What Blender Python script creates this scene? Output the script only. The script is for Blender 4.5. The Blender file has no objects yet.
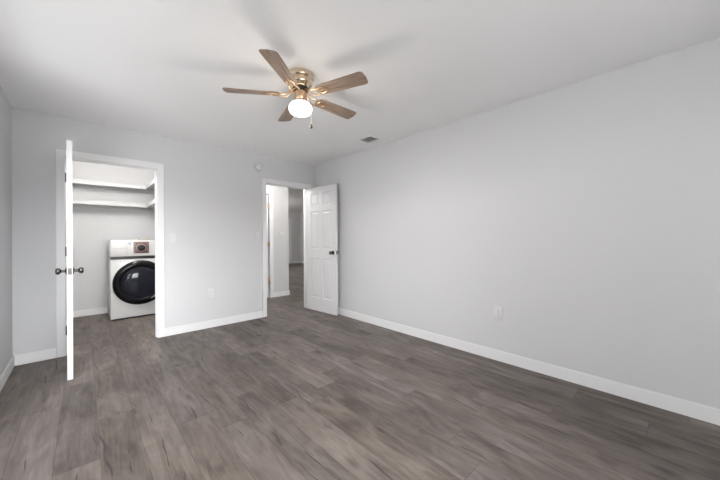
import bpy, bmesh, math, random
from mathutils import Vector, Matrix, noise
random.seed(4)
PI = math.pi
C = bpy.context.scene.collection
S = bpy.context.scene

# ------------------------------------------------------------------ camera, world, lights, exposure
H_CAM = 1.18
FPX = 295.86
cd = bpy.data.cameras.new('camera'); cam = bpy.data.objects.new('camera', cd); C.objects.link(cam); S.camera = cam
cd.sensor_width = 36; cd.lens = FPX * 36 / 720
cd.shift_y = -(240 - 237.9) / 720
cd.clip_start = .02
yaw, pit, rol = math.radians(43.11), math.radians(.0455), math.radians(-.30)
F = Vector((math.sin(yaw) * math.cos(pit), math.cos(yaw) * math.cos(pit), math.sin(pit)))
R0 = Vector((math.cos(yaw), -math.sin(yaw), 0)); U0 = R0.cross(F)
R1 = R0 * math.cos(rol) + U0 * math.sin(rol); U1 = -R0 * math.sin(rol) + U0 * math.cos(rol)
cam.matrix_world = Matrix(((R1.x, U1.x, -F.x, 0), (R1.y, U1.y, -F.y, 0), (R1.z, U1.z, -F.z, H_CAM), (0, 0, 0, 1)))

S.view_settings.view_transform = 'Standard'; S.view_settings.look = 'None'
S.view_settings.gamma = 1; S.view_settings.use_curve_mapping = False
S.view_settings.exposure = 0.04

w = bpy.data.worlds.new('world'); S.world = w; w.use_nodes = True
nt = w.node_tree; nt.nodes.clear()
out = nt.nodes.new('ShaderNodeOutputWorld'); bg = nt.nodes.new('ShaderNodeBackground')
tc = nt.nodes.new('ShaderNodeTexCoord'); sx = nt.nodes.new('ShaderNodeSeparateXYZ')
mr = nt.nodes.new('ShaderNodeMapRange'); mr.inputs[1].default_value = -1; mr.inputs[2].default_value = 1
L = nt.links.new
L(tc.outputs['Generated'], sx.inputs[0]); L(sx.outputs[2], mr.inputs[0]); L(bg.outputs[0], out.inputs[0])
# invented surroundings, levels shaped to light the room, as (open sky, distance at the horizon, ground) in three
# compass sectors: straight behind the house, diagonally behind, and out to the left
SECTORS = [(1.55, .50, .34), (.03, .03, .32), (.37, .40, .05)]
def sector(v):
    rp = nt.nodes.new('ShaderNodeValToRGB'); e = rp.color_ramp.elements; sk, bd, gr = v
    e[0].position = .0; e[0].color = (gr * .98, gr * .99, gr, 1); e[1].position = 1; e[1].color = (sk * .98, sk * .99, sk * 1.01, 1)
    for p_, v_ in ((.36, gr), (.40, bd), (.51, bd), (.54, sk)):
        a = e.new(p_); a.color = (v_ * .98, v_ * .99, v_ * 1.01, 1)
    L(mr.outputs[0], rp.inputs[0]); return rp.outputs[0]
at = nt.nodes.new('ShaderNodeMath'); at.operation = 'ARCTAN2'      # 0 straight behind (-Y), rising towards the left (-X)
nx = nt.nodes.new('ShaderNodeMath'); nx.operation = 'MULTIPLY'; nx.inputs[1].default_value = -1; L(sx.outputs[0], nx.inputs[0])
ny = nt.nodes.new('ShaderNodeMath'); ny.operation = 'MULTIPLY'; ny.inputs[1].default_value = -1; L(sx.outputs[1], ny.inputs[0])
L(nx.outputs[0], at.inputs[0]); L(ny.outputs[0], at.inputs[1])
def step(a, b):
    m_ = nt.nodes.new('ShaderNodeMapRange'); m_.inputs[1].default_value = math.radians(a); m_.inputs[2].default_value = math.radians(b); L(at.outputs[0], m_.inputs[0]); return m_.outputs[0]
def mixc(f, a, b):
    n_ = nt.nodes.new('ShaderNodeMix'); n_.data_type = 'RGBA'; L(f, n_.inputs[0]); L(a, n_.inputs[6]); L(b, n_.inputs[7]); return n_.outputs[2]
c_ = mixc(step(30, 40), sector(SECTORS[0]), sector(SECTORS[1]))
L(mixc(step(62, 72), c_, sector(SECTORS[2])), bg.inputs[0])
bg.inputs[1].default_value = 15.0

# room dimensions
XL, XR, YB, YR, H = -.485, 2.905, 4.248, -1.1, 2.426
T = .12
CX0, CX1, CY1 = XL, 1.15, 6.25            # laundry closet
HX0, HY = 1.27, 5.54                      # hall: from the closet's partition to the hall's far wall
LX1, LY1 = 7.62, 12.45                    # living room beyond
HXE = 3.14                                # end of the hall's far wall
D1 = (-.125, .647); D2 = (2.035, 2.765); DH = 2.02
WIN = dict(rear=(-.25, 1.35, .70, 2.05), left=(.7, 2.9, .70, 2.05))

def area(name, loc, rot, sx_, sy_, energy=0, portal=False, col=(1, 1, 1)):
    l = bpy.data.lights.new(name, 'AREA'); l.shape = 'RECTANGLE'; l.size = sx_; l.size_y = sy_; l.energy = energy; l.color = col
    if portal: l.cycles.is_portal = True
    o = bpy.data.objects.new(name, l); o.location = loc; o.rotation_euler = rot; C.objects.link(o); return o
def point(name, loc, energy, r, col=(1, 1, 1)):
    l = bpy.data.lights.new(name, 'POINT'); l.energy = energy; l.shadow_soft_size = r; l.color = col
    o = bpy.data.objects.new(name, l); o.location = loc; C.objects.link(o); return o
a_, b_, c_, d_ = WIN['rear']
area('window_daylight', ((a_ + b_) / 2, YR - .06, (c_ + d_) / 2), (PI / 2, 0, PI), b_ - a_, d_ - c_, portal=True)

a_, b_, c_, d_ = WIN['left']
area('window_daylight', (XL - .06, (a_ + b_) / 2, (c_ + d_) / 2), (PI / 2, 0, PI / 2 + PI), b_ - a_, d_ - c_, portal=True)  # sampling portal of the added left window

# ------------------------------------------------------------------ materials
def mat(name, col, rough=.5, metal=0, coat=0, emit=None, es=0, spec=.5):
    m = bpy.data.materials.new(name); m.use_nodes = True
    b = m.node_tree.nodes['Principled BSDF']
    b.inputs['Base Color'].default_value = (*col, 1); b.inputs['Roughness'].default_value = rough
    b.inputs['Metallic'].default_value = metal; b.inputs['Coat Weight'].default_value = coat
    b.inputs['Specular IOR Level'].default_value = spec
    if emit: b.inputs['Emission Color'].default_value = (*emit, 1); b.inputs['Emission Strength'].default_value = es
    return m
def bumpy(m, scale, strength, dist=.002, detail=3, var=0):
    t = m.node_tree; b = t.nodes['Principled BSDF']
    g = t.nodes.new('ShaderNodeNewGeometry'); n = t.nodes.new('ShaderNodeTexNoise')
    n.inputs['Scale'].default_value = scale; n.inputs['Detail'].default_value = detail
    t.links.new(g.outputs['Position'], n.inputs['Vector'])
    u = t.nodes.new('ShaderNodeBump'); u.inputs['Strength'].default_value = strength; u.inputs['Distance'].default_value = dist
    t.links.new(n.outputs[0], u.inputs['Height']); t.links.new(u.outputs[0], b.inputs['Normal'])
    return m
M = {}
M['wall'] = bumpy(mat('light_gray_wall_paint', (.66, .66, .665), .75, spec=.25), 220, .12)
M['ceiling'] = bumpy(mat('white_ceiling_paint', (.95, .95, .95), .85, spec=.2), 90, .35, .003)
M['trim'] = mat('white_trim_paint', (.82, .82, .82), .42)
M['door'] = mat('white_door_paint', (.75, .75, .755), .42)
M['plate'] = mat('white_plastic_plate', (.71, .71, .71), .42)
M['slot'] = mat('dark_slot', (.03, .03, .03), .6)
M['nickel'] = mat('satin_nickel', (.15, .145, .14), .22, 1)
M['brasshinge'] = mat('brass_hinge', (.46, .32, .22), .5, .2)
M['fanbrass'] = mat('champagne_brass', (.72, .61, .46), .22, 1)
M['fangold'] = mat('antique_gold', (.70, .50, .33), .3, 1)
M['fandark'] = mat('dark_motor_gap', (.03, .025, .02), .5)
M['shelf'] = mat('white_melamine', (.56, .56, .56), .6)
M['enamel'] = mat('white_enamel', (.70, .695, .69), .25, coat=.2)
M['seam'] = mat('gray_seam', (.32, .32, .33), .5)
M['band'] = mat('dark_handle_band', (.030, .025, .024), .35, .1)
M['bronze'] = mat('bronze_control_panel', (.17, .10, .085), .35, .3)
M['display'] = mat('round_dark_display', (.014, .006, .006), .45)
M['ring'] = mat('gloss_black_ring', (.004, .004, .005), .12, spec=.25)
M['vent'] = mat('gray_vent_metal', (.62, .62, .62), .5)
M['ventdark'] = mat('vent_duct_dark', (.52, .52, .52), .7)
M['tan'] = mat('tan_card', (.42, .34, .24), .7)
M['badge'] = mat('gray_badge', (.45, .48, .53), .4)
M['globe'] = mat('lit_opal_glass', (.95, .95, .93), .3, emit=(1, .95, .86), es=3.2)
M['lens'] = mat('lit_lamp_lens', (.95, .95, .95), .3, emit=(1, .98, .95), es=3)
M['chain'] = mat('pale_chain_metal', (.70, .70, .68), .3, .8)
M['pendant'] = mat('dark_wood_pendant', (.04, .03, .02), .5, spec=.15)
M['outside'] = mat('outside_soil', (.3, .3, .28), .9)

# washer door glass: dark blue with a faint ribbed drum behind
m = mat('washer_door_glass', (.012, .022, .040), .07, spec=.3); M['glass'] = m
t = m.node_tree; b = t.nodes['Principled BSDF']
tcn = t.nodes.new('ShaderNodeTexCoord'); vo = t.nodes.new('ShaderNodeTexVoronoi'); vo.inputs['Scale'].default_value = 16
cr = t.nodes.new('ShaderNodeValToRGB'); cr.color_ramp.elements[0].color = (.008, .014, .028, 1); cr.color_ramp.elements[1].color = (.022, .018, .022, 1)
t.links.new(tcn.outputs['Object'], vo.inputs['Vector']); t.links.new(vo.outputs['Distance'], cr.inputs[0]); t.links.new(cr.outputs[0], b.inputs['Base Color'])

# weathered wood of the fan blades (grain runs along local X)
def wood(name, c0, c1, c2):
    m = mat(name, c1, .45); t = m.node_tree; b = t.nodes['Principled BSDF']
    tcn = t.nodes.new('ShaderNodeTexCoord'); mp = t.nodes.new('ShaderNodeMapping'); mp.inputs['Scale'].default_value = (4, 60, 60)
    n = t.nodes.new('ShaderNodeTexNoise'); n.inputs['Scale'].default_value = 1; n.inputs['Detail'].default_value = 5; n.inputs['Distortion'].default_value = .6
    cr = t.nodes.new('ShaderNodeValToRGB'); e = cr.color_ramp.elements
    e[0].position = .32; e[0].color = (*c0, 1); e[1].position = .70; e[1].color = (*c2, 1); x = e.new(.5); x.color = (*c1, 1)
    t.links.new(tcn.outputs['Object'], mp.inputs[0]); t.links.new(mp.outputs[0], n.inputs['Vector']); t.links.new(n.outputs[0], cr.inputs[0]); t.links.new(cr.outputs[0], b.inputs['Base Color'])
    return m
M['blade'] = wood('weathered_oak_blade', (.17, .115, .08), (.27, .195, .145), (.37, .28, .215))

# vinyl plank floor, planks running along Y
def plank_floor():
    m = bpy.data.materials.new('gray_brown_vinyl_plank'); m.use_nodes = True
    t = m.node_tree; b = t.nodes['Principled BSDF']; L = t.links.new
    def N(k, **kw):
        n = t.nodes.new(k)
        for a, v in kw.items(): setattr(n, a, v)
        return n
    def MA(op, a, bb=None, c=None):
        n = N('ShaderNodeMath', operation=op)
        for i, v in enumerate((a, bb, c)):
            if v is None: continue
            if isinstance(v, (int, float)): n.inputs[i].default_value = v
            else: L(v, n.inputs[i])
        return n.outputs[0]
    def noise_(vec, scale, detail, dist=0, rough=.5):
        n = N('ShaderNodeTexNoise'); n.inputs['Scale'].default_value = scale; n.inputs['Detail'].default_value = detail
        n.inputs['Distortion'].default_value = dist; n.inputs['Roughness'].default_value = rough
        L(vec, n.inputs['Vector']); return n.outputs[0]
    def comb(x, y, z):
        n = N('ShaderNodeCombineXYZ')
        for i, v in enumerate((x, y, z)):
            if isinstance(v, (int, float)): n.inputs[i].default_value = v
            else: L(v, n.inputs[i])
        return n.outputs[0]
    def mapr(v, a, bb, c, d):
        n = N('ShaderNodeMapRange'); L(v, n.inputs[0])
        for i, q in enumerate((a, bb, c, d)): n.inputs[i + 1].default_value = q
        return n.outputs[0]
    g = N('ShaderNodeNewGeometry'); s = N('ShaderNodeSeparateXYZ'); L(g.outputs['Position'], s.inputs[0])
    X, Y = s.outputs[0], s.outputs[1]
    W, LEN = .182, 1.22
    u = MA('DIVIDE', MA('ADD', X, 5.03), W); row = MA('FLOOR', u); fu = MA('FRACT', u)
    wn = N('ShaderNodeTexWhiteNoise', noise_dimensions='1D'); L(row, wn.inputs['W'])
    v = MA('ADD', MA('DIVIDE', MA('ADD', Y, 3.0), LEN), MA('MULTIPLY', wn.outputs['Value'], 7.3)); col = MA('FLOOR', v); fv = MA('FRACT', v)
    w2 = N('ShaderNodeTexWhiteNoise', noise_dimensions='2D'); L(comb(row, col, 0), w2.inputs['Vector'])
    rnd = w2.outputs['Value']; s2 = N('ShaderNodeSeparateColor'); L(w2.outputs['Color'], s2.inputs[0])
    off = MA('MULTIPLY', rnd, 37.0)
    # large tonal patches, long grain, fine grain
    patch = noise_(comb(MA('MULTIPLY', X, 7.5), MA('MULTIPLY', Y, 2.6), off), 1, 5, .8, .6)
    grain = noise_(comb(MA('MULTIPLY', X, 26), MA('MULTIPLY', Y, 2.2), off), 1, 6, 1.0, .62)
    fine = noise_(comb(MA('MULTIPLY', X, 150), MA('MULTIPLY', Y, 7), off), 1, 4, .2, .6)
    tone = MA('ADD', MA('ADD', MA('MULTIPLY', MA('SUBTRACT', rnd, .5), .25), MA('MULTIPLY', MA('SUBTRACT', patch, .5), .95)),
              MA('ADD', MA('MULTIPLY', MA('SUBTRACT', grain, .5), .70), MA('MULTIPLY', MA('SUBTRACT', fine, .5), .22)))
    tone = MA('ADD', tone, .5)
    cr = N('ShaderNodeValToRGB'); L(tone, cr.inputs[0]); e = cr.color_ramp.elements
    e[0].position = .18; e[0].color = (.070, .060, .054, 1)
    e[1].position = .86; e[1].color = (.245, .222, .208, 1)
    q = e.new(.42); q.color = (.125, .110, .101, 1)
    q = e.new(.60); q.color = (.168, .151, .142, 1)
    # per-plank hue: some browner, some cooler
    mx = N('ShaderNodeMix', data_type='RGBA', blend_type='MULTIPLY'); mx.inputs[0].default_value = 1
    hue = N('ShaderNodeValToRGB'); L(s2.outputs[1], hue.inputs[0]); he = hue.color_ramp.elements
    he[0].color = (1.04, .985, .91, 1); he[1].color = (1.0, .965, .95, 1)
    L(cr.outputs[0], mx.inputs[6]); L(hue.outputs[0], mx.inputs[7])
    # dark splits: two wandering lines per plank along the grain, broken up and of varying width
    def split_line(c, seed, amp):
        wob = MA('MULTIPLY', MA('SUBTRACT', noise_(comb(MA('MULTIPLY', Y, 1.9), MA('ADD', off, seed), 0), 1, 2, 0, .45), .5), amp)
        d = MA('ABSOLUTE', MA('SUBTRACT', fu, MA('ADD', c, wob)))
        msk = mapr(noise_(comb(MA('MULTIPLY', Y, 3.2), MA('ADD', off, seed + 4.7), 0), 1, 2), .54, .68, 0, 1)
        wdt = MA('ADD', MA('MULTIPLY', msk, .045), .0005)
        n = N('ShaderNodeMapRange'); L(d, n.inputs[0]); n.inputs[1].default_value = 0; L(wdt, n.inputs[2]); n.inputs[3].default_value = 1; n.inputs[4].default_value = 0
        return MA('MULTIPLY', n.outputs[0], mapr(msk, 0, .35, 0, 1))
    split = MA('MAXIMUM', split_line(mapr(s2.outputs[0], 0, 1, .12, .5), 3.1, 1.0), split_line(mapr(s2.outputs[2], 0, 1, .5, .9), 8.3, .7))
    # knots
    kn = N('ShaderNodeTexVoronoi'); kn.inputs['Scale'].default_value = 1; L(comb(MA('MULTIPLY', X, 5), MA('MULTIPLY', Y, 2.0), off), kn.inputs['Vector'])
    knot = MA('MULTIPLY', mapr(kn.outputs['Distance'], .03, .16, 1, 0), .65)
    # seams
    eu = MA('MULTIPLY', MA('MINIMUM', fu, MA('SUBTRACT', 1, fu)), W); ev = MA('MULTIPLY', MA('MINIMUM', fv, MA('SUBTRACT', 1, fv)), LEN)
    seam = mapr(MA('MINIMUM', eu, ev), .0005, .0022, .55, 0)
    dark = MA('MINIMUM', MA('MAXIMUM', MA('MAXIMUM', MA('MULTIPLY', split, .9), knot), seam), 1)
    m2 = N('ShaderNodeMix', data_type='RGBA'); L(dark, m2.inputs[0]); L(mx.outputs[2], m2.inputs[6]); m2.inputs[7].default_value = (.030, .025, .022, 1)
    L(m2.outputs[2], b.inputs['Base Color'])
    b.inputs['Roughness'].default_value = .55; b.inputs['Specular IOR Level'].default_value = .3
    bp = N('ShaderNodeBump'); bp.inputs['Strength'].default_value = .2; bp.inputs['Distance'].default_value = .001
    L(MA('SUBTRACT', grain, MA('MULTIPLY', dark, 1.5)), bp.inputs['Height']); L(bp.outputs[0], b.inputs['Normal'])
    return m
M['floor'] = plank_floor()

# ------------------------------------------------------------------ mesh helpers
def box(bm, x0, x1, y0, y1, z0, z1, bev=0, seg=2):
    r = bmesh.ops.create_cube(bm, size=1)
    vs = r['verts']
    bmesh.ops.scale(bm, vec=(x1 - x0, y1 - y0, z1 - z0), verts=vs)
    bmesh.ops.translate(bm, vec=((x0 + x1) / 2, (y0 + y1) / 2, (z0 + z1) / 2), verts=vs)
    if bev:
        es = list({e for v in vs for e in v.link_edges})
        bmesh.ops.bevel(bm, geom=es, offset=bev, segments=seg, affect='EDGES', profile=.5)
    return bm
def lathe(bm, prof, mtx=Matrix(), n=40):
    """prof: [(radius, height)]; axis local Z."""
    rings = []
    for r, z in prof:
        if r < 1e-6: rings.append([bm.verts.new(mtx @ Vector((0, 0, z)))])
        else: rings.append([bm.verts.new(mtx @ Vector((r * math.cos(2 * PI * i / n), r * math.sin(2 * PI * i / n), z))) for i in range(n)])
    for A, B in zip(rings, rings[1:]):
        for i in range(n):
            j = (i + 1) % n
            if len(A) == 1 and len(B) == 1: break
            if len(A) == 1: bm.faces.new((A[0], B[j], B[i]))
            elif len(B) == 1: bm.faces.new((A[i], A[j], B[0]))
            else: bm.faces.new((A[i], A[j], B[j], B[i]))
    for Rg in (rings[0], rings[-1]):
        if len(Rg) > 1: bm.faces.new(Rg)
    return bm
def tube(bm, pts, r, n=10):
    rings = []
    P = [Vector(p) for p in pts]
    for i, p in enumerate(P):
        d = (P[min(i + 1, len(P) - 1)] - P[max(i - 1, 0)]).normalized()
        a = d.orthogonal().normalized() if i == 0 else (rings_a - d * rings_a.dot(d)).normalized()
        rings_a = a; c = d.cross(a)
        rings.append([bm.verts.new(p + (a * math.cos(2 * PI * k / n) + c * math.sin(2 * PI * k / n)) * r) for k in range(n)])
    for A, B in zip(rings, rings[1:]):
        for k in range(n): bm.faces.new((A[k], A[(k + 1) % n], B[(k + 1) % n], B[k]))
    bm.faces.new(rings[0]); bm.faces.new(rings[-1])
    return bm
def prism(bm, outline, z0, z1, mtx=Matrix()):
    A = [bm.verts.new(mtx @ Vector((x, y, z0))) for x, y in outline]; B = [bm.verts.new(mtx @ Vector((x, y, z1))) for x, y in outline]
    n = len(A); bm.faces.new(A); bm.faces.new(B)
    for i in range(n): bm.faces.new((A[i], A[(i + 1) % n], B[(i + 1) % n], B[i]))
    return bm
def obj(name, bm, m, parent=None, smooth=False, loc=None):
    bmesh.ops.recalc_face_normals(bm, faces=bm.faces[:])
    me = bpy.data.meshes.new(name); bm.to_mesh(me); bm.free()
    me.materials.append(M[m])
    if smooth:
        for p in me.polygons: p.use_smooth = True
        try: me.set_sharp_from_angle(angle=math.radians(38))
        except Exception: pass
    o = bpy.data.objects.new(name, me); C.objects.link(o)
    if parent: o.parent = parent
    if loc: o.location = loc
    return o
def B(): return bmesh.new()
def tag(o, label, cat=None, group=None, kind=None):
    o['label'] = label
    if cat: o['category'] = cat
    if group: o['group'] = group
    if kind: o['kind'] = kind
    return o
def empty(name, loc, rz=0):
    o = bpy.data.objects.new(name, None); o.empty_display_size = .1; o.location = loc; o.rotation_euler = (0, 0, rz); C.objects.link(o); return o
def struct(name, bm, m, label, cat, smooth=False): return tag(obj(name, bm, m, smooth=smooth), label, cat, kind='structure')

# ------------------------------------------------------------------ the shell
bm = B(); box(bm, XL - T, LX1 + T, YR - T, LY1 + T, -.1, 0)
struct('floor', bm, 'floor', 'gray brown wood-look vinyl plank floor running through every room', 'floor')
bm = B(); box(bm, XL - T, LX1 + T, YR - T, LY1 + T, H, H + .1)
struct('ceiling', bm, 'ceiling', 'plain white ceiling over the bedroom and beyond', 'ceiling')

# wall with the two doorways (bedroom side faces -Y)
bm = B(); y0, y1 = YB, YB + T
for x0, x1, z0, z1 in ((XL, D1[0] - .02, 0, H), (D1[0] - .02, D1[1] + .02, DH + .02, H), (D1[1] + .02, D2[0] - .02, 0, H),
                       (D2[0] - .02, D2[1] + .02, DH + .02, H), (D2[1] + .02, LX1, 0, H)):
    box(bm, x0, x1, y0, y1, z0, z1)
struct('wall_back', bm, 'wall', 'light gray wall with the closet doorway and the hall doorway', 'wall')
bm = B(); box(bm, XR, XR + T, YR, YB, 0, H)
struct('wall_right', bm, 'wall', 'long bare light gray wall with a single outlet', 'wall')
a_, b_, c_, d_ = WIN['left']; bm = B()
for p in ((YR - T, a_, 0, H), (b_, LY1 + T, 0, H), (a_, b_, 0, c_), (a_, b_, d_, H)): box(bm, XL - T, XL, p[0], p[1], p[2], p[3])
struct('wall_left', bm, 'wall', 'light gray wall at the left edge beside the open closet door', 'wall')
a_, b_, c_, d_ = WIN['rear']; bm = B()
for p in ((XL, a_, 0, H), (b_, XR + T, 0, H), (a_, b_, 0, c_), (a_, b_, d_, H)): box(bm, p[0], p[1], YR - T, YR, p[2], p[3])
struct('wall_rear', bm, 'wall', 'gray wall with a wide window behind the camera', 'wall')
# windows (light sources: one behind the camera, the left one added for fill)
def window(n, x0, x1, z0, z1, rz, loc, label):
    bm = B(); f = .05
    for q in ((x0, x1, z0, z0 + f), (x0, x1, z1 - f, z1), (x0, x0 + f, z0 + f, z1 - f), (x1 - f, x1, z0 + f, z1 - f), ((x0 + x1) / 2 - .02, (x0 + x1) / 2 + .02, z0 + f, z1 - f)):
        box(bm, q[0], q[1], -.025, .025, q[2], q[3])
    o = struct(n, bm, 'trim', label, 'window'); o.location = loc; o.rotation_euler = (0, 0, rz); return o
a_, b_, c_, d_ = WIN['rear']; window('window_1', a_, b_, c_, d_, 0, (0, YR - .06 + .0, 0), 'white framed window in the wall behind the camera')

a_, b_, c_, d_ = WIN['left']; window('fill_window', a_, b_, c_, d_, PI / 2, (XL - .06, 0, 0), 'unseen white framed window added in the left wall for fill light')  # unseen window, added to spread light along the right wall and ceiling

# laundry closet
bm = B(); box(bm, XL, CX1 + T, CY1, CY1 + T, 0, H)
struct('wall_closet_back', bm, 'wall', 'gray closet wall behind the washer', 'wall')
bm = B(); box(bm, CX1, CX1 + T, YB + T, CY1, 0, H)
struct('wall_closet_right', bm, 'wall', 'closet side wall to the right of the washer', 'wall')
# hall and living room
HD = (1.93, 2.724)       # hall door opening (hinges at its right)
bm = B()
for x0, x1, z0, z1 in ((CX1 + T, HD[0] - .02, 0, H), (HD[0] - .02, HD[1] + .02, 2.075, H), (HD[1] + .02, HXE, 0, H)): box(bm, x0, x1, HY, HY + T, z0, z1)
struct('wall_hall', bm, 'wall', 'bright hallway wall seen through the right doorway', 'wall')
bm = B(); box(bm, HXE - T, HXE, HY + T, LY1, 0, H)
struct('wall_living_left', bm, 'wall', 'wall of the far room running back from the hall corner', 'wall')
bm = B(); box(bm, XL, LX1 + T, LY1, LY1 + T, 0, H)
struct('wall_living_back', bm, 'wall', 'dim gray farthest wall seen through the hall', 'wall')
bm = B(); box(bm, LX1, LX1 + T, YB + T, LY1, 0, H)
struct('wall_living_right', bm, 'wall', 'dim gray side wall of the far room', 'wall')

# casings and jambs of the doorways
def doorway(n, x0, x1, zh, yf, yb, label, cw=.066, stop=True):
    """jamb lining plus flat casing on both faces; x0..x1 is the clear opening."""
    bm = B(); j = .02; p = .016
    box(bm, x0 - j, x0, yf, yb, 0, zh + j); box(bm, x1, x1 + j, yf, yb, 0, zh + j); box(bm, x0, x1, yf, yb, zh, zh + j)
    for ya, yc in ((yf - p, yf), (yb, yb + p)):
        box(bm, x0 - cw - .006, x0 - .006, ya, yc, 0, zh + .006 + cw, .004); box(bm, x1 + .006, x1 + cw + .006, ya, yc, 0, zh + .006 + cw, .004)
        box(bm, x0 - .006, x1 + .006, ya, yc, zh + .006, zh + .006 + cw, .004)
    # door stop
    ys = yf + .042
    if stop: box(bm, x0, x0 + .01, ys, ys + .03, 0, zh); box(bm, x1 - .01, x1, ys, ys + .03, 0, zh); box(bm, x0 + .01, x1 - .01, ys, ys + .03, zh - .01, zh)
    return struct(n, bm, 'trim', label, 'door frame')
doorway('trim_1', D1[0], D1[1], DH, YB, YB + T, 'white casing around the laundry closet doorway')
doorway('trim_2', D2[0], D2[1], DH, YB, YB + T, 'white casing around the doorway to the hall')
doorway('trim_3', HD[0], HD[1], 2.055, HY, HY + T, 'white casing around the hallway door with brass hinges', stop=False)

# baseboards
def base(n, segs, label):
    bm = B()
    for (x0, x1, y0, y1) in segs:
        box(bm, x0, x1, y0, y1, 0, .092, 0)
        # eased top edge
        box(bm, x0 + (.004 if x1 - x0 < .02 else 0), x1 - (.004 if x1 - x0 < .02 else 0), y0 + (.004 if y1 - y0 < .02 else 0), y1 - (.004 if y1 - y0 < .02 else 0), .092, .100)
    return struct(n, bm, 'trim', label, 'baseboard')
q = .013; cw = .073
base('baseboard_back', [(XL + q, D1[0] - cw, YB - q, YB), (D1[1] + cw, D2[0] - cw, YB - q, YB), (D2[1] + cw, XR - q, YB - q, YB)], 'white baseboard along the wall with two doorways')
base('baseboard_right', [(XR - q, XR, YR, YB)], 'white baseboard along the long right wall')
base('baseboard_left', [(XL, XL + q, YR, YB)], 'white baseboard along the left wall')
base('baseboard_rear', [(XL + q, XR - q, YR, YR + q)], 'white baseboard along the wall behind the camera')
base('baseboard_closet', [(XL + q, CX1 - q, CY1 - q, CY1), (CX1 - q, CX1, YB + T + .02, CY1), (XL, XL + q, YB + T + .02, CY1)], 'white baseboard around the inside of the laundry closet')
base('baseboard_hall', [(HD[1] + cw, HXE + q, HY - q, HY), (HXE, HXE + q, HY, HY + T + .02)], 'white baseboard wrapping the hall wall corner')
base('baseboard_living', [(HXE + q, 6.95, LY1 - q, LY1), (7.27, LX1 - q, LY1 - q, LY1), (LX1 - q, LX1, YB + T, LY1)], 'white baseboard along the farthest walls')
# white door and casing on the farthest wall
bm = B(); box(bm, 6.38, 6.46, LY1 - .02, LY1, 0, 2.12, .004); box(bm, 7.09, 7.20, LY1 - .02, LY1, 0, 2.12, .004); box(bm, 6.46, 7.09, LY1 - .02, LY1, 2.04, 2.12, .004)
struct('trim_4', bm, 'trim', 'white casing on the farthest wall, seen as a thin white strip', 'door frame')

# ------------------------------------------------------------------ six-panel doors
def six_panel(wd, ht, th=.035):
    """slab in local coords: x 0..wd from the hinge, y -th..0, z 0..ht"""
    bm = B(); r = .0095
    box(bm, .02, wd - .02, -th + r, -r, .02, ht - .02)
    st = .105; mid = .095; k = ht / 2.03
    zr = [(0, .215 * k), (.86 * k, 1.01 * k), (1.63 * k, 1.72 * k), (1.925 * k, ht)]
    box(bm, 0, st, -th, 0, 0, ht); box(bm, wd - st, wd, -th, 0, 0, ht)
    for a, b in zr: box(bm, st, wd - st, -th, 0, a, b)
    cx = wd / 2
    pz = [(zr[i][1], zr[i + 1][0]) for i in range(3)]
    for a, b in pz:
        box(bm, cx - mid / 2, cx + mid / 2, -th, 0, a, b)
        for xa, xb in ((st, cx - mid / 2), (cx + mid / 2, wd - st)):
            for yo, yi in ((-r, -.0015), (-th + r, -th + .0015)):
                # raised field with a sloped border
                g1, g2 = .016, .042
                A = [bm.verts.new((x, yo, z)) for x, z in ((xa + g1, a + g1), (xb - g1, a + g1), (xb - g1, b - g1), (xa + g1, b - g1))]
                Bq = [bm.verts.new((x, yi, z)) for x, z in ((xa + g2, a + g2), (xb - g2, a + g2), (xb - g2, b - g2), (xa + g2, b - g2))]
                bm.faces.new(Bq)
                for i in range(4): bm.faces.new((A[i], A[(i + 1) % 4], Bq[(i + 1) % 4], Bq[i]))
                # sloped sticking around the recess
                y_out = 0 if yo == -r else -th
                O = [bm.verts.new((x, y_out, z)) for x, z in ((xa, a), (xb, a), (xb, b), (xa, b))]
                I = [bm.verts.new((x, yo, z)) for x, z in ((xa + .011, a + .011), (xb - .011, a + .011), (xb - .011, b - .011), (xa + .011, b - .011))]
                for i in range(4): bm.faces.new((O[i], O[(i + 1) % 4], I[(i + 1) % 4], I[i]))
    return bm
def knob(parent, x, z, side, th=.035):
    """lathe along +/-Y"""
    y = 0 if side > 0 else -th
    mt = Matrix.Translation((x, y, z)) @ Matrix.Rotation(-side * PI / 2, 4, 'X')
    bm = B(); lathe(bm, [(0, 0), (.032, 0), (.0325, .003), (.030, .007), (.018, .010), (.0125, .013), (.0115, .030), (.013, .034), (.020, .038),
                         (.0265, .045), (.0285, .053), (.027, .061), (.021, .067), (.010, .070), (0, .0705)], mt, 28)
    return obj('door_knob', bm, 'nickel', parent, True)
def hinge(parent, z, m, h=.09, x=-.006, y=.006):
    bm = B(); lathe(bm, [(0, z - h / 2 - .004), (.004, z - h / 2 - .003), (.0065, z - h / 2), (.0065, z + h / 2), (.004, z + h / 2 + .003), (0, z + h / 2 + .004)], Matrix.Translation((x, y, 0)), 14)
    box(bm, x - .001, x + .024, -.0005 + 0, .0015, z - h / 2, z + h / 2)
    return obj('hinge', bm, m, parent, True)
def door(n, x, y, rz, wd, ht, label, knob_z=.93, hm='nickel', knobs=(1, -1), mirror=False, plate=True, zb=.010):
    bm = six_panel(wd, ht)
    if mirror: bmesh.ops.scale(bm, vec=(-1, 1, 1), verts=bm.verts)
    d = obj(n, bm, 'door'); tag(d, label, 'door', kind='structure')
    d.location = (x, y, zb); d.rotation_euler = (0, 0, rz); s = -1 if mirror else 1
    for k in knobs: knob(d, s * (wd - .065), knob_z, k)
    if plate:
        bm = B(); xe = s * wd
        box(bm, min(xe, xe + s * .0012), max(xe, xe + s * .0012), -.030, -.005, knob_z - .028, knob_z + .028)
        box(bm, min(xe, xe + s * .010), max(xe, xe + s * .010), -.024, -.012, knob_z - .010, knob_z + .010, .002)
        obj('latch_plate', bm, 'nickel', d)
    return d
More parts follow.
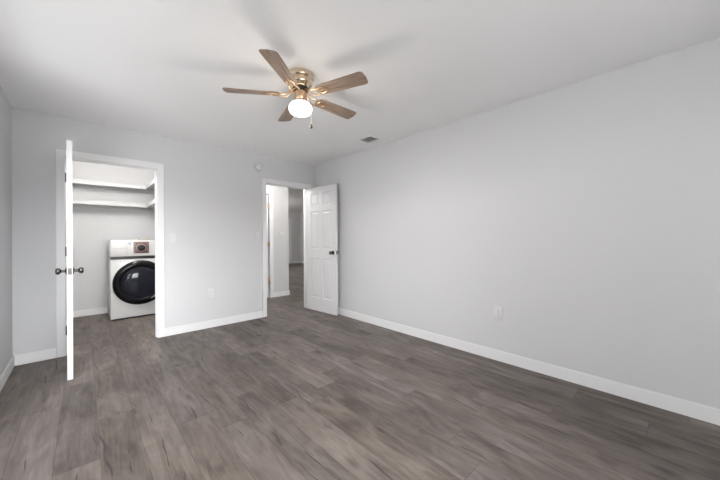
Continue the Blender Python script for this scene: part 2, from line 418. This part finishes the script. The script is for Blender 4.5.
# closet door: hinged on the left jamb, swung 90 degrees into the bedroom
d1 = door('door_1', D1[0] + .041, YB - .022, math.radians(-88.5), .765, 2.0, 'open white closet door seen almost edge on', knob_z=.905)
for z in (.25, 1.05, 1.80): hinge(d1, z, 'nickel', y=-.041, x=-.001)
# hall door: hinged on the right jamb, swung against the right wall
d2 = door('door_2', D2[1] + .004, YB - .020, math.radians(-84.9), .705, 2.0, 'open white six-panel door standing against the right wall', knob_z=.95)
for z in (.25, 1.05, 1.80): hinge(d2, z, 'nickel', y=.004, x=-.003)
# hallway closet door across the hall, closed, hinges at its right edge
d3 = door('door_3', HD[1] - .037, HY + .037, 0, .77, 2.03, 'closed white hallway door with brass hinges behind the right doorway', mirror=True, knobs=(-1,), plate=False)
for z in (.345, 1.06, 1.835):
    bm = B(); lathe(bm, [(0, z - .05), (.008, z - .045), (.008, z + .045), (0, z + .05)], Matrix.Translation((.006, -.045, 0)), 14)
    box(bm, -.014, .037, -.0385, -.0355, z - .045, z + .045)
    obj('hinge', bm, 'brasshinge', d3, True)['label'] = 'brass hinge'

# ------------------------------------------------------------------ closet shelves (L-shaped)
def shelf(z, label, cleat):
    t = empty('closet_shelf', (CX1, CY1, z))
    dpt, rx = .30, .385
    bm = B(); box(bm, XL - CX1, 0, -dpt, 0, 0, .018); box(bm, -rx, 0, -1.15, -dpt, 0, .018)
    obj('shelf_board', bm, 'shelf', t)
    bm = B(); box(bm, XL - CX1, -rx, -dpt - .012, -dpt, -.037, .020); box(bm, -rx - .012, -rx, -1.15, -dpt, -.037, .020)
    obj('front_lip', bm, 'shelf', t)
    bm = B(); box(bm, XL - CX1, -.02, -.018, 0, -.06, 0); box(bm, -.018, 0, -1.15, -.018, -.06, 0)
    obj('wall_cleat', bm, 'shelf', t)
    return tag(t, label, 'shelf', 'white shelves in the laundry closet')
shelf(2.035, 'upper white closet shelf just under the door head', True)
shelf(1.738, 'lower white closet shelf hung above the washer', True)

# ------------------------------------------------------------------ washer
WX0, WX1, WY0, WY1, WH = .284, .990, 5.545, 6.22, 1.172
wm = empty('washing_machine', ((WX0 + WX1) / 2, WY0, 0)); hw = (WX1 - WX0) / 2
tag(wm, 'tall white front-loading washing machine with round black door in the closet', 'washing machine')
bm = B(); box(bm, -hw, hw, 0, WY1 - WY0, .024, .888, .010, 3); obj('body', bm, 'enamel', wm, True)
bm = B(); box(bm, -hw, hw, -.012, WY1 - WY0, .928, WH, .012, 3); obj('control_housing', bm, 'enamel', wm, True)
bm = B(); box(bm, -hw + .001, hw - .001, -.004, WY1 - WY0 - .01, .8865, .9295); obj('handle_band', bm, 'band', wm)['label'] = 'dark metallic band'
bm = B(); box(bm, -hw + .015, hw - .015, .02, WY1 - WY0 - .03, .002, .03); obj('toe_kick', bm, 'slot', wm)['label'] = 'black recessed base'
for sx_ in (-1, 1):
    for yy in (.06, WY1 - WY0 - .06):
        bm = B(); lathe(bm, [(.025, 0), (.025, .006), (.012, .007), (.012, .028)], Matrix.Translation((sx_ * (hw - .06), yy, 0)), 16); obj('foot', bm, 'slot', wm, True)
# detergent drawer: panel with two levels
bm = B(); box(bm, -.335, -.160, -.018, .0, .953, 1.155, .006); dr = obj('detergent_drawer', bm, 'enamel', wm, True)
bm = B(); box(bm, -.328, -.165, -.0190, -.017, 1.048, 1.0515); obj('drawer_groove', bm, 'seam', dr)
bm = B(); box(bm, -.314, -.304, -.0195, -.017, 1.128, 1.137, .002); box(bm, -.298, -.262, -.0192, -.017, 1.1305, 1.1345); obj('small_emblem', bm, 'seam', dr)['label'] = 'tiny gray emblem with a thin line of lettering'
bm = B(); box(bm, -.150, -.112, -.0145, -.011, .955, 1.145, .001); obj('side_strip', bm, 'enamel', wm, True)
bm = B(); box(bm, -.148, -.114, -.0165, -.013, 1.095, 1.140, .001); obj('rating_badge', bm, 'badge', wm)['label'] = 'gray blue rectangular badge'
# control panel with round display
bm = B(); box(bm, -.072, .118, -.0165, -.010, .968, 1.140, .002); pn = obj('control_panel', bm, 'bronze', wm, True); pn['label'] = 'bronze brown panel'; pn.location.x = -.016
mt = Matrix.Translation((.021, -.0165, 1.052)) @ Matrix.Rotation(PI / 2, 4, 'X') @ Matrix.Scale(1.12, 4, (1, 0, 0))
bm = B(); lathe(bm, [(.0545, -.001), (.0545, .004), (.047, .006)], mt, 40); obj('dial_ring', bm, 'seam', pn, True)
bm = B(); lathe(bm, [(0, 0), (.047, .0), (.047, .013), (.042, .017), (0, .018)], mt, 40); obj('control_dial', bm, 'display', pn, True)
for px_ in (-.058, .102):
    for pz_ in (.985, 1.008, 1.031, 1.074, 1.097, 1.120):
        bm = B(); box(bm, px_ - .008, px_ + .008, -.0178, -.0163, pz_ - .004, pz_ + .004); obj('button', bm, 'seam', pn)
# porthole door
mt = Matrix.Translation((0, 0, .530)) @ Matrix.Rotation(PI / 2, 4, 'X')
bm = B(); lathe(bm, [(.330, -.004), (.334, .008), (.330, .026), (.318, .040), (.285, .050), (.250, .046), (.236, .034), (.228, .020)], mt, 72)
pd = obj('porthole_door', bm, 'ring', wm, True); pd['label'] = 'round glossy black door ring'
bm = B(); lathe(bm, [(.236, .030), (.225, .036), (.18, .047), (.12, .055), (.06, .059), (0, .060)], mt, 64); obj('door_glass', bm, 'glass', pd, True)['label'] = 'domed dark blue glass'
bm = B()
for rr in (.205, .17): lathe(bm, [(rr, .0405 + (.205 - rr) * .17), (rr + .003, .0435 + (.205 - rr) * .17), (rr + .006, .0385 + (.205 - rr) * .17)], mt, 56)
obj('glass_rib', bm, 'ring', pd, True)
bm = B(); box(bm, .11, .235, -.0525, -.046, .307, .319, .002)
bmesh.ops.rotate(bm, cent=(.17, -.05, .313), matrix=Matrix.Rotation(math.radians(-32), 3, 'Y'), verts=bm.verts)
obj('door_handle', bm, 'seam', pd, True)['label'] = 'short gray grip line at the lower right of the ring'
# thin tan packet on top
bm = B(); box(bm, -.075, .075, -.06, .06, 0, .012, .002)
o = obj('packet', bm, 'tan', smooth=True); o.location = (.70, WY0 + .12, WH); o.rotation_euler = (0, 0, .05)
tag(o, 'thin flat tan packet lying on top of the washing machine', 'packet')

# ------------------------------------------------------------------ wall plates, detector, vent
def outlet(loc, rz, label, wide=.072, ht=.118):
    t = empty('electrical_outlet', loc, rz)      # local: plate faces -Y
    bm = B(); box(bm, -wide / 2, wide / 2, -.007, 0, -ht / 2, ht / 2, .003, 2); obj('cover_plate', bm, 'plate', t, True)
    for s in (-1, 1):
        bm = B(); lathe(bm, [(0, 0), (.0165, 0), (.0165, .0022), (0, .0024)], Matrix.Translation((0, -.007, s * .0195)) @ Matrix.Rotation(PI / 2, 4, 'X'), 24)
        r = obj('receptacle', bm, 'plate', t, True)
        bm = B()
        for xx, hh in ((-.006, .008), (.006, .0065)): box(bm, xx - .001, xx + .001, -.0098, -.0092, s * .0195 + .001, s * .0195 + .001 + hh)
        box(bm, -.002, .002, -.0098, -.0092, s * .0195 - .010, s * .0195 - .006)
        obj('slots', bm, 'slot', r)
    bm = B(); lathe(bm, [(0, 0), (.003, 0), (.003, .001), (0, .0012)], Matrix.Translation((0, -.007, 0)) @ Matrix.Rotation(PI / 2, 4, 'X'), 12); obj('screw', bm, 'plate', t)
    return tag(t, label, 'outlet')
outlet((XR, 1.167, .455), -PI / 2, 'white duplex outlet low on the long right wall', .082, .128)
outlet((1.24, YB, .458), 0, 'white outlet low on the wall between the two doorways')
def switch(loc, label, n=1):
    t = empty('light_switch', loc)
    wd = .072 if n == 1 else .116
    bm = B(); box(bm, -wd / 2, wd / 2, -.007, 0, -.059, .059, .003, 2); obj('cover_plate', bm, 'plate', t, True)
    for k in range(n):
        x = (k - (n - 1) / 2) * .046
        bm = B(); box(bm, x - .006, x + .006, -.0085, -.006, -.013, .013, .001)
        pts = [(-.006, -.009), (-.006, .009)]
        box(bm, x - .004, x + .004, -.018, -.008, .000, .009, .002); obj('toggle', bm, 'plate', t, True)
        for s in (-1, 1):
            bm = B(); lathe(bm, [(0, 0), (.003, 0), (.003, .001), (0, .0012)], Matrix.Translation((x, -.007, s * .030)) @ Matrix.Rotation(PI / 2, 4, 'X'), 12); obj('screw', bm, 'plate', t)
    return tag(t, label, 'light switch')
switch((.812, YB, 1.200), 'white light switch just right of the closet doorway')
switch((1.885, YB, 1.225), 'white light switch just left of the hall doorway')
switch((2.968, HY, 1.25), 'white light switch on the hallway wall seen through the doorway')

t = empty('smoke_detector', (1.905, YB, 2.236)); rx = Matrix.Rotation(PI / 2, 4, 'X')
bm = B(); lathe(bm, [(0, 0), (.066, 0), (.066, .008), (.062, .012), (.054, .013)], rx, 40); obj('mounting_ring', bm, 'plate', t, True)
bm = B(); lathe(bm, [(.050, .010), (.052, .014), (.052, .024), (.045, .034), (.030, .038), (.028, .036), (.012, .036), (.010, .039), (0, .040)], rx, 40); cv = obj('cover', bm, 'plate', t, True)
bm = B()
for k in range(12):
    a = k * PI / 6; box(bm, .051 - .003, .0545, -.021, -.017, -.006, .006)
    vs = bm.verts[-8:]; bmesh.ops.rotate(bm, cent=(0, 0, 0), matrix=Matrix.Rotation(a, 3, 'Y'), verts=vs)
obj('vent_slots', bm, 'seam', cv)
tag(t, 'round white smoke detector on the wall above the hall doorway', 'smoke detector')

# ceiling air vent
t = empty('ceiling_vent', (2.634, 2.634, H)); vw, vd = .130, .172
tag(t, 'small gray louvered air vent in the ceiling near the right wall', 'ceiling vent')
bm = B(); f = .016
for x0, x1, y0, y1 in ((-vw / 2 - f, -vw / 2, -vd / 2 - f, vd / 2 + f), (vw / 2, vw / 2 + f, -vd / 2 - f, vd / 2 + f), (-vw / 2, vw / 2, -vd / 2 - f, -vd / 2), (-vw / 2, vw / 2, vd / 2, vd / 2 + f)):
    box(bm, x0, x1, y0, y1, -.006, 0)
obj('frame', bm, 'plate', t)
bm = B(); box(bm, -vw / 2, vw / 2, -vd / 2, vd / 2, -.0015, 0); obj('duct_backing', bm, 'ventdark', t)
for k in range(9):
    y = -vd / 2 + (k + .5) * vd / 9
    bm = B(); box(bm, -vw / 2, vw / 2, -.009, .009, -.0006, .0006)
    bmesh.ops.rotate(bm, cent=(0, 0, 0), matrix=Matrix.Rotation(math.radians(25), 3, 'X'), verts=bm.verts); bmesh.ops.translate(bm, vec=(0, y, -.006), verts=bm.verts)
    obj('slat', bm, 'vent', t)

# ------------------------------------------------------------------ ceiling fan
FX, FY, BZ, FR = 1.213, 1.951, 2.270 - H, .552
fan = empty('ceiling_fan', (FX, FY, H))
tag(fan, 'five-blade ceiling fan with weathered wood blades and a lit globe', 'ceiling fan')
bm = B(); lathe(bm, [(0, 0), (.100, 0), (.102, -.004), (.102, -.030), (.098, -.038), (.090, -.042), (.088, -.046), (.088, -.052), (.092, -.056), (.092, -.074), (.086, -.084), (.070, -.098), (.060, -.104), (0, -.104)], n=56)
obj('motor_housing', bm, 'fanbrass', fan, True)
bm = B(); lathe(bm, [(.0885, -.043), (.0905, -.045), (.0905, -.053), (.0885, -.055)], n=56); obj('trim_ring', bm, 'fangold', fan, True)['label'] = 'gold ring around the housing'
bm = B(); lathe(bm, [(0, -.100), (.056, -.100), (.056, -.122), (.050, -.128), (0, -.128)], n=40)
for k in range(10):
    a = k * PI / 5; box(bm, .050, .060, -.004, .004, -.124, -.104); bmesh.ops.rotate(bm, cent=(0, 0, 0), matrix=Matrix.Rotation(a, 3, 'Z'), verts=bm.verts[-8:])
obj('flywheel', bm, 'fandark', fan)
bm = B(); lathe(bm, [(0, BZ + .035), (.030, BZ + .035), (.044, BZ + .024), (.046, BZ + .010), (.046, BZ - .030), (.040, BZ - .040), (.046, BZ - .050), (.052, BZ - .058), (.052, BZ - .072), (0, BZ - .072)], n=40)
obj('switch_housing', bm, 'fangold', fan, True)
GZ = 2.168 - H
bm = B(); lathe(bm, [(.045, GZ + .048), (.056, GZ + .044), (.074, GZ + .032), (.085, GZ + .016), (.089, GZ), (.085, GZ - .018), (.074, GZ - .034), (.054, GZ - .044), (.030, GZ - .049), (0, GZ - .050)], n=48)
obj('light_globe', bm, 'globe', fan, True)['label'] = 'glowing opal glass globe'
# blades: each blade in its own local frame (x outward)
def blade_outline():
    P = []
    r0, r1 = .150, FR
    w0, w1 = .050, .060
    n = 10
    for i in range(n + 1):
        a = PI / 2 + PI * i / n                       # rounded inner end
        P.append((r0 + .030 + .030 * math.cos(a), w0 * math.sin(a)))
    P += [(r1 - .030, -w1), (r1 - .014, -w1 + .003), (r1 - .004, -w1 + .014), (r1 + .002, 0.0), (r1 - .004, w1 - .014), (r1 - .014, w1 - .003), (r1 - .030, w1)]
    return P
for k in range(5):
    a = math.radians(1.93 + 72 * k)
    bm = B(); prism(bm, blade_outline(), -.003, .003)
    bmesh.ops.rotate(bm, cent=(0, 0, 0), matrix=Matrix.Rotation(math.radians(-12), 3, 'X'), verts=bm.verts)
    bl = obj('fan_blade', bm, 'blade', fan); bl.location = (0, 0, BZ); bl.rotation_euler = (0, 0, a)
    bm = B(); tl = math.radians(-12)
    # curved arms from the flywheel out to a scrolled plate under the blade
    for s in (-1, 1):
        tube(bm, [(.048, s * .010, .036), (.075, s * .014, .018), (.100, s * .024, -.004), (.125, s * .036, -.010 + s * -.006), (.150, s * .036, -.008 - s * .0075), (.172, s * .018, -.006 - s * .004)], .0055, 8)
    mt = Matrix.Rotation(tl, 4, 'X')
    ring = []
    for i in range(20):
        q = 2 * PI * i / 20; ring.append(mt @ Vector((.198 + .034 * math.cos(q), .028 * math.sin(q), -.006)))
    tube(bm, ring + ring[:1], .0045, 8)
    prism(bm, [(.150, -.010), (.240, -.007), (.248, 0), (.240, .007), (.150, .010)], -.0075, -.0032, mt)
    for px_, py_ in ((.175, .022), (.175, -.022), (.243, 0)):
        lathe(bm, [(0, -.010), (.006, -.009), (.007, -.003), (0, -.003)], mt @ Matrix.Translation((px_, py_, 0)), 12)
    obj('blade_bracket', bm, 'fangold', bl, True)['label'] = 'gold scrolled blade bracket'
# pull chain and pendant
bm = B(); cxp, cyp = .060, -.050
pts = [(cxp * .62, cyp * .62, BZ - .062), (cxp, cyp, BZ - .075), (cxp * 1.02, cyp * 1.02, BZ - .215)]
tube(bm, pts, .0012, 6)
for i in range(19):
    z = BZ - .078 - i * .0072; bmesh.ops.create_uvsphere(bm, u_segments=6, v_segments=4, radius=.0021, matrix=Matrix.Translation((cxp * 1.01, cyp * 1.01, z)))
ch = obj('pull_chain', bm, 'chain', fan, True)
bm = B(); z = BZ - .217; lathe(bm, [(0, z), (.004, z - .001), (.007, z - .008), (.0105, z - .022), (.009, z - .032), (0, z - .036)], Matrix.Translation((cxp * 1.02, cyp * 1.02, 0)), 14)
obj('chain_pendant', bm, 'pendant', ch, True)['label'] = 'small dark pendant'
# the bulb's light
point('fan_bulb_light', (FX, FY, 2.00), 4.5, .10, (1, .90, .80))
sl = bpy.data.lights.new('fan_bulb_downlight', 'SPOT'); sl.energy = 11; sl.spot_size = math.radians(176); sl.spot_blend = .3; sl.shadow_soft_size = .09; sl.color = (1, .92, .84)
so = bpy.data.objects.new('fan_bulb_downlight', sl); so.location = (FX, FY, 2.03); C.objects.link(so)

# ------------------------------------------------------------------ lamps of the closet and the hall, and one added for the far room
def flush_lamp(loc, label, en, es_r=.09):
    t = empty('flush_ceiling_lamp', loc)
    bm = B(); lathe(bm, [(0, 0), (es_r + .012, 0), (es_r + .012, -.018), (0, -.018)], n=32); obj('lamp_base', bm, 'plate', t, True)
    bm = B(); lathe(bm, [(es_r, -.018), (es_r * .95, -.035), (es_r * .7, -.052), (es_r * .35, -.060), (0, -.062)], n=32); obj('lamp_shade', bm, 'lens', t, True)
    tag(t, label, 'ceiling lamp')
    point('lamp_light', (loc[0], loc[1], loc[2] - .20), en, .13, (1, .97, .93))
flush_lamp((.35, 4.62, H), 'round lit lamp on the closet ceiling behind the door head', 42)
flush_lamp((2.1, 4.95, H), 'round lit lamp on the hallway ceiling behind the door head', 36)
flush_lamp((4.0, 9.5, H), 'round lit lamp added out of view to brighten the far room', 100)  # added lamp, kept out of sight, lifts the dim far room
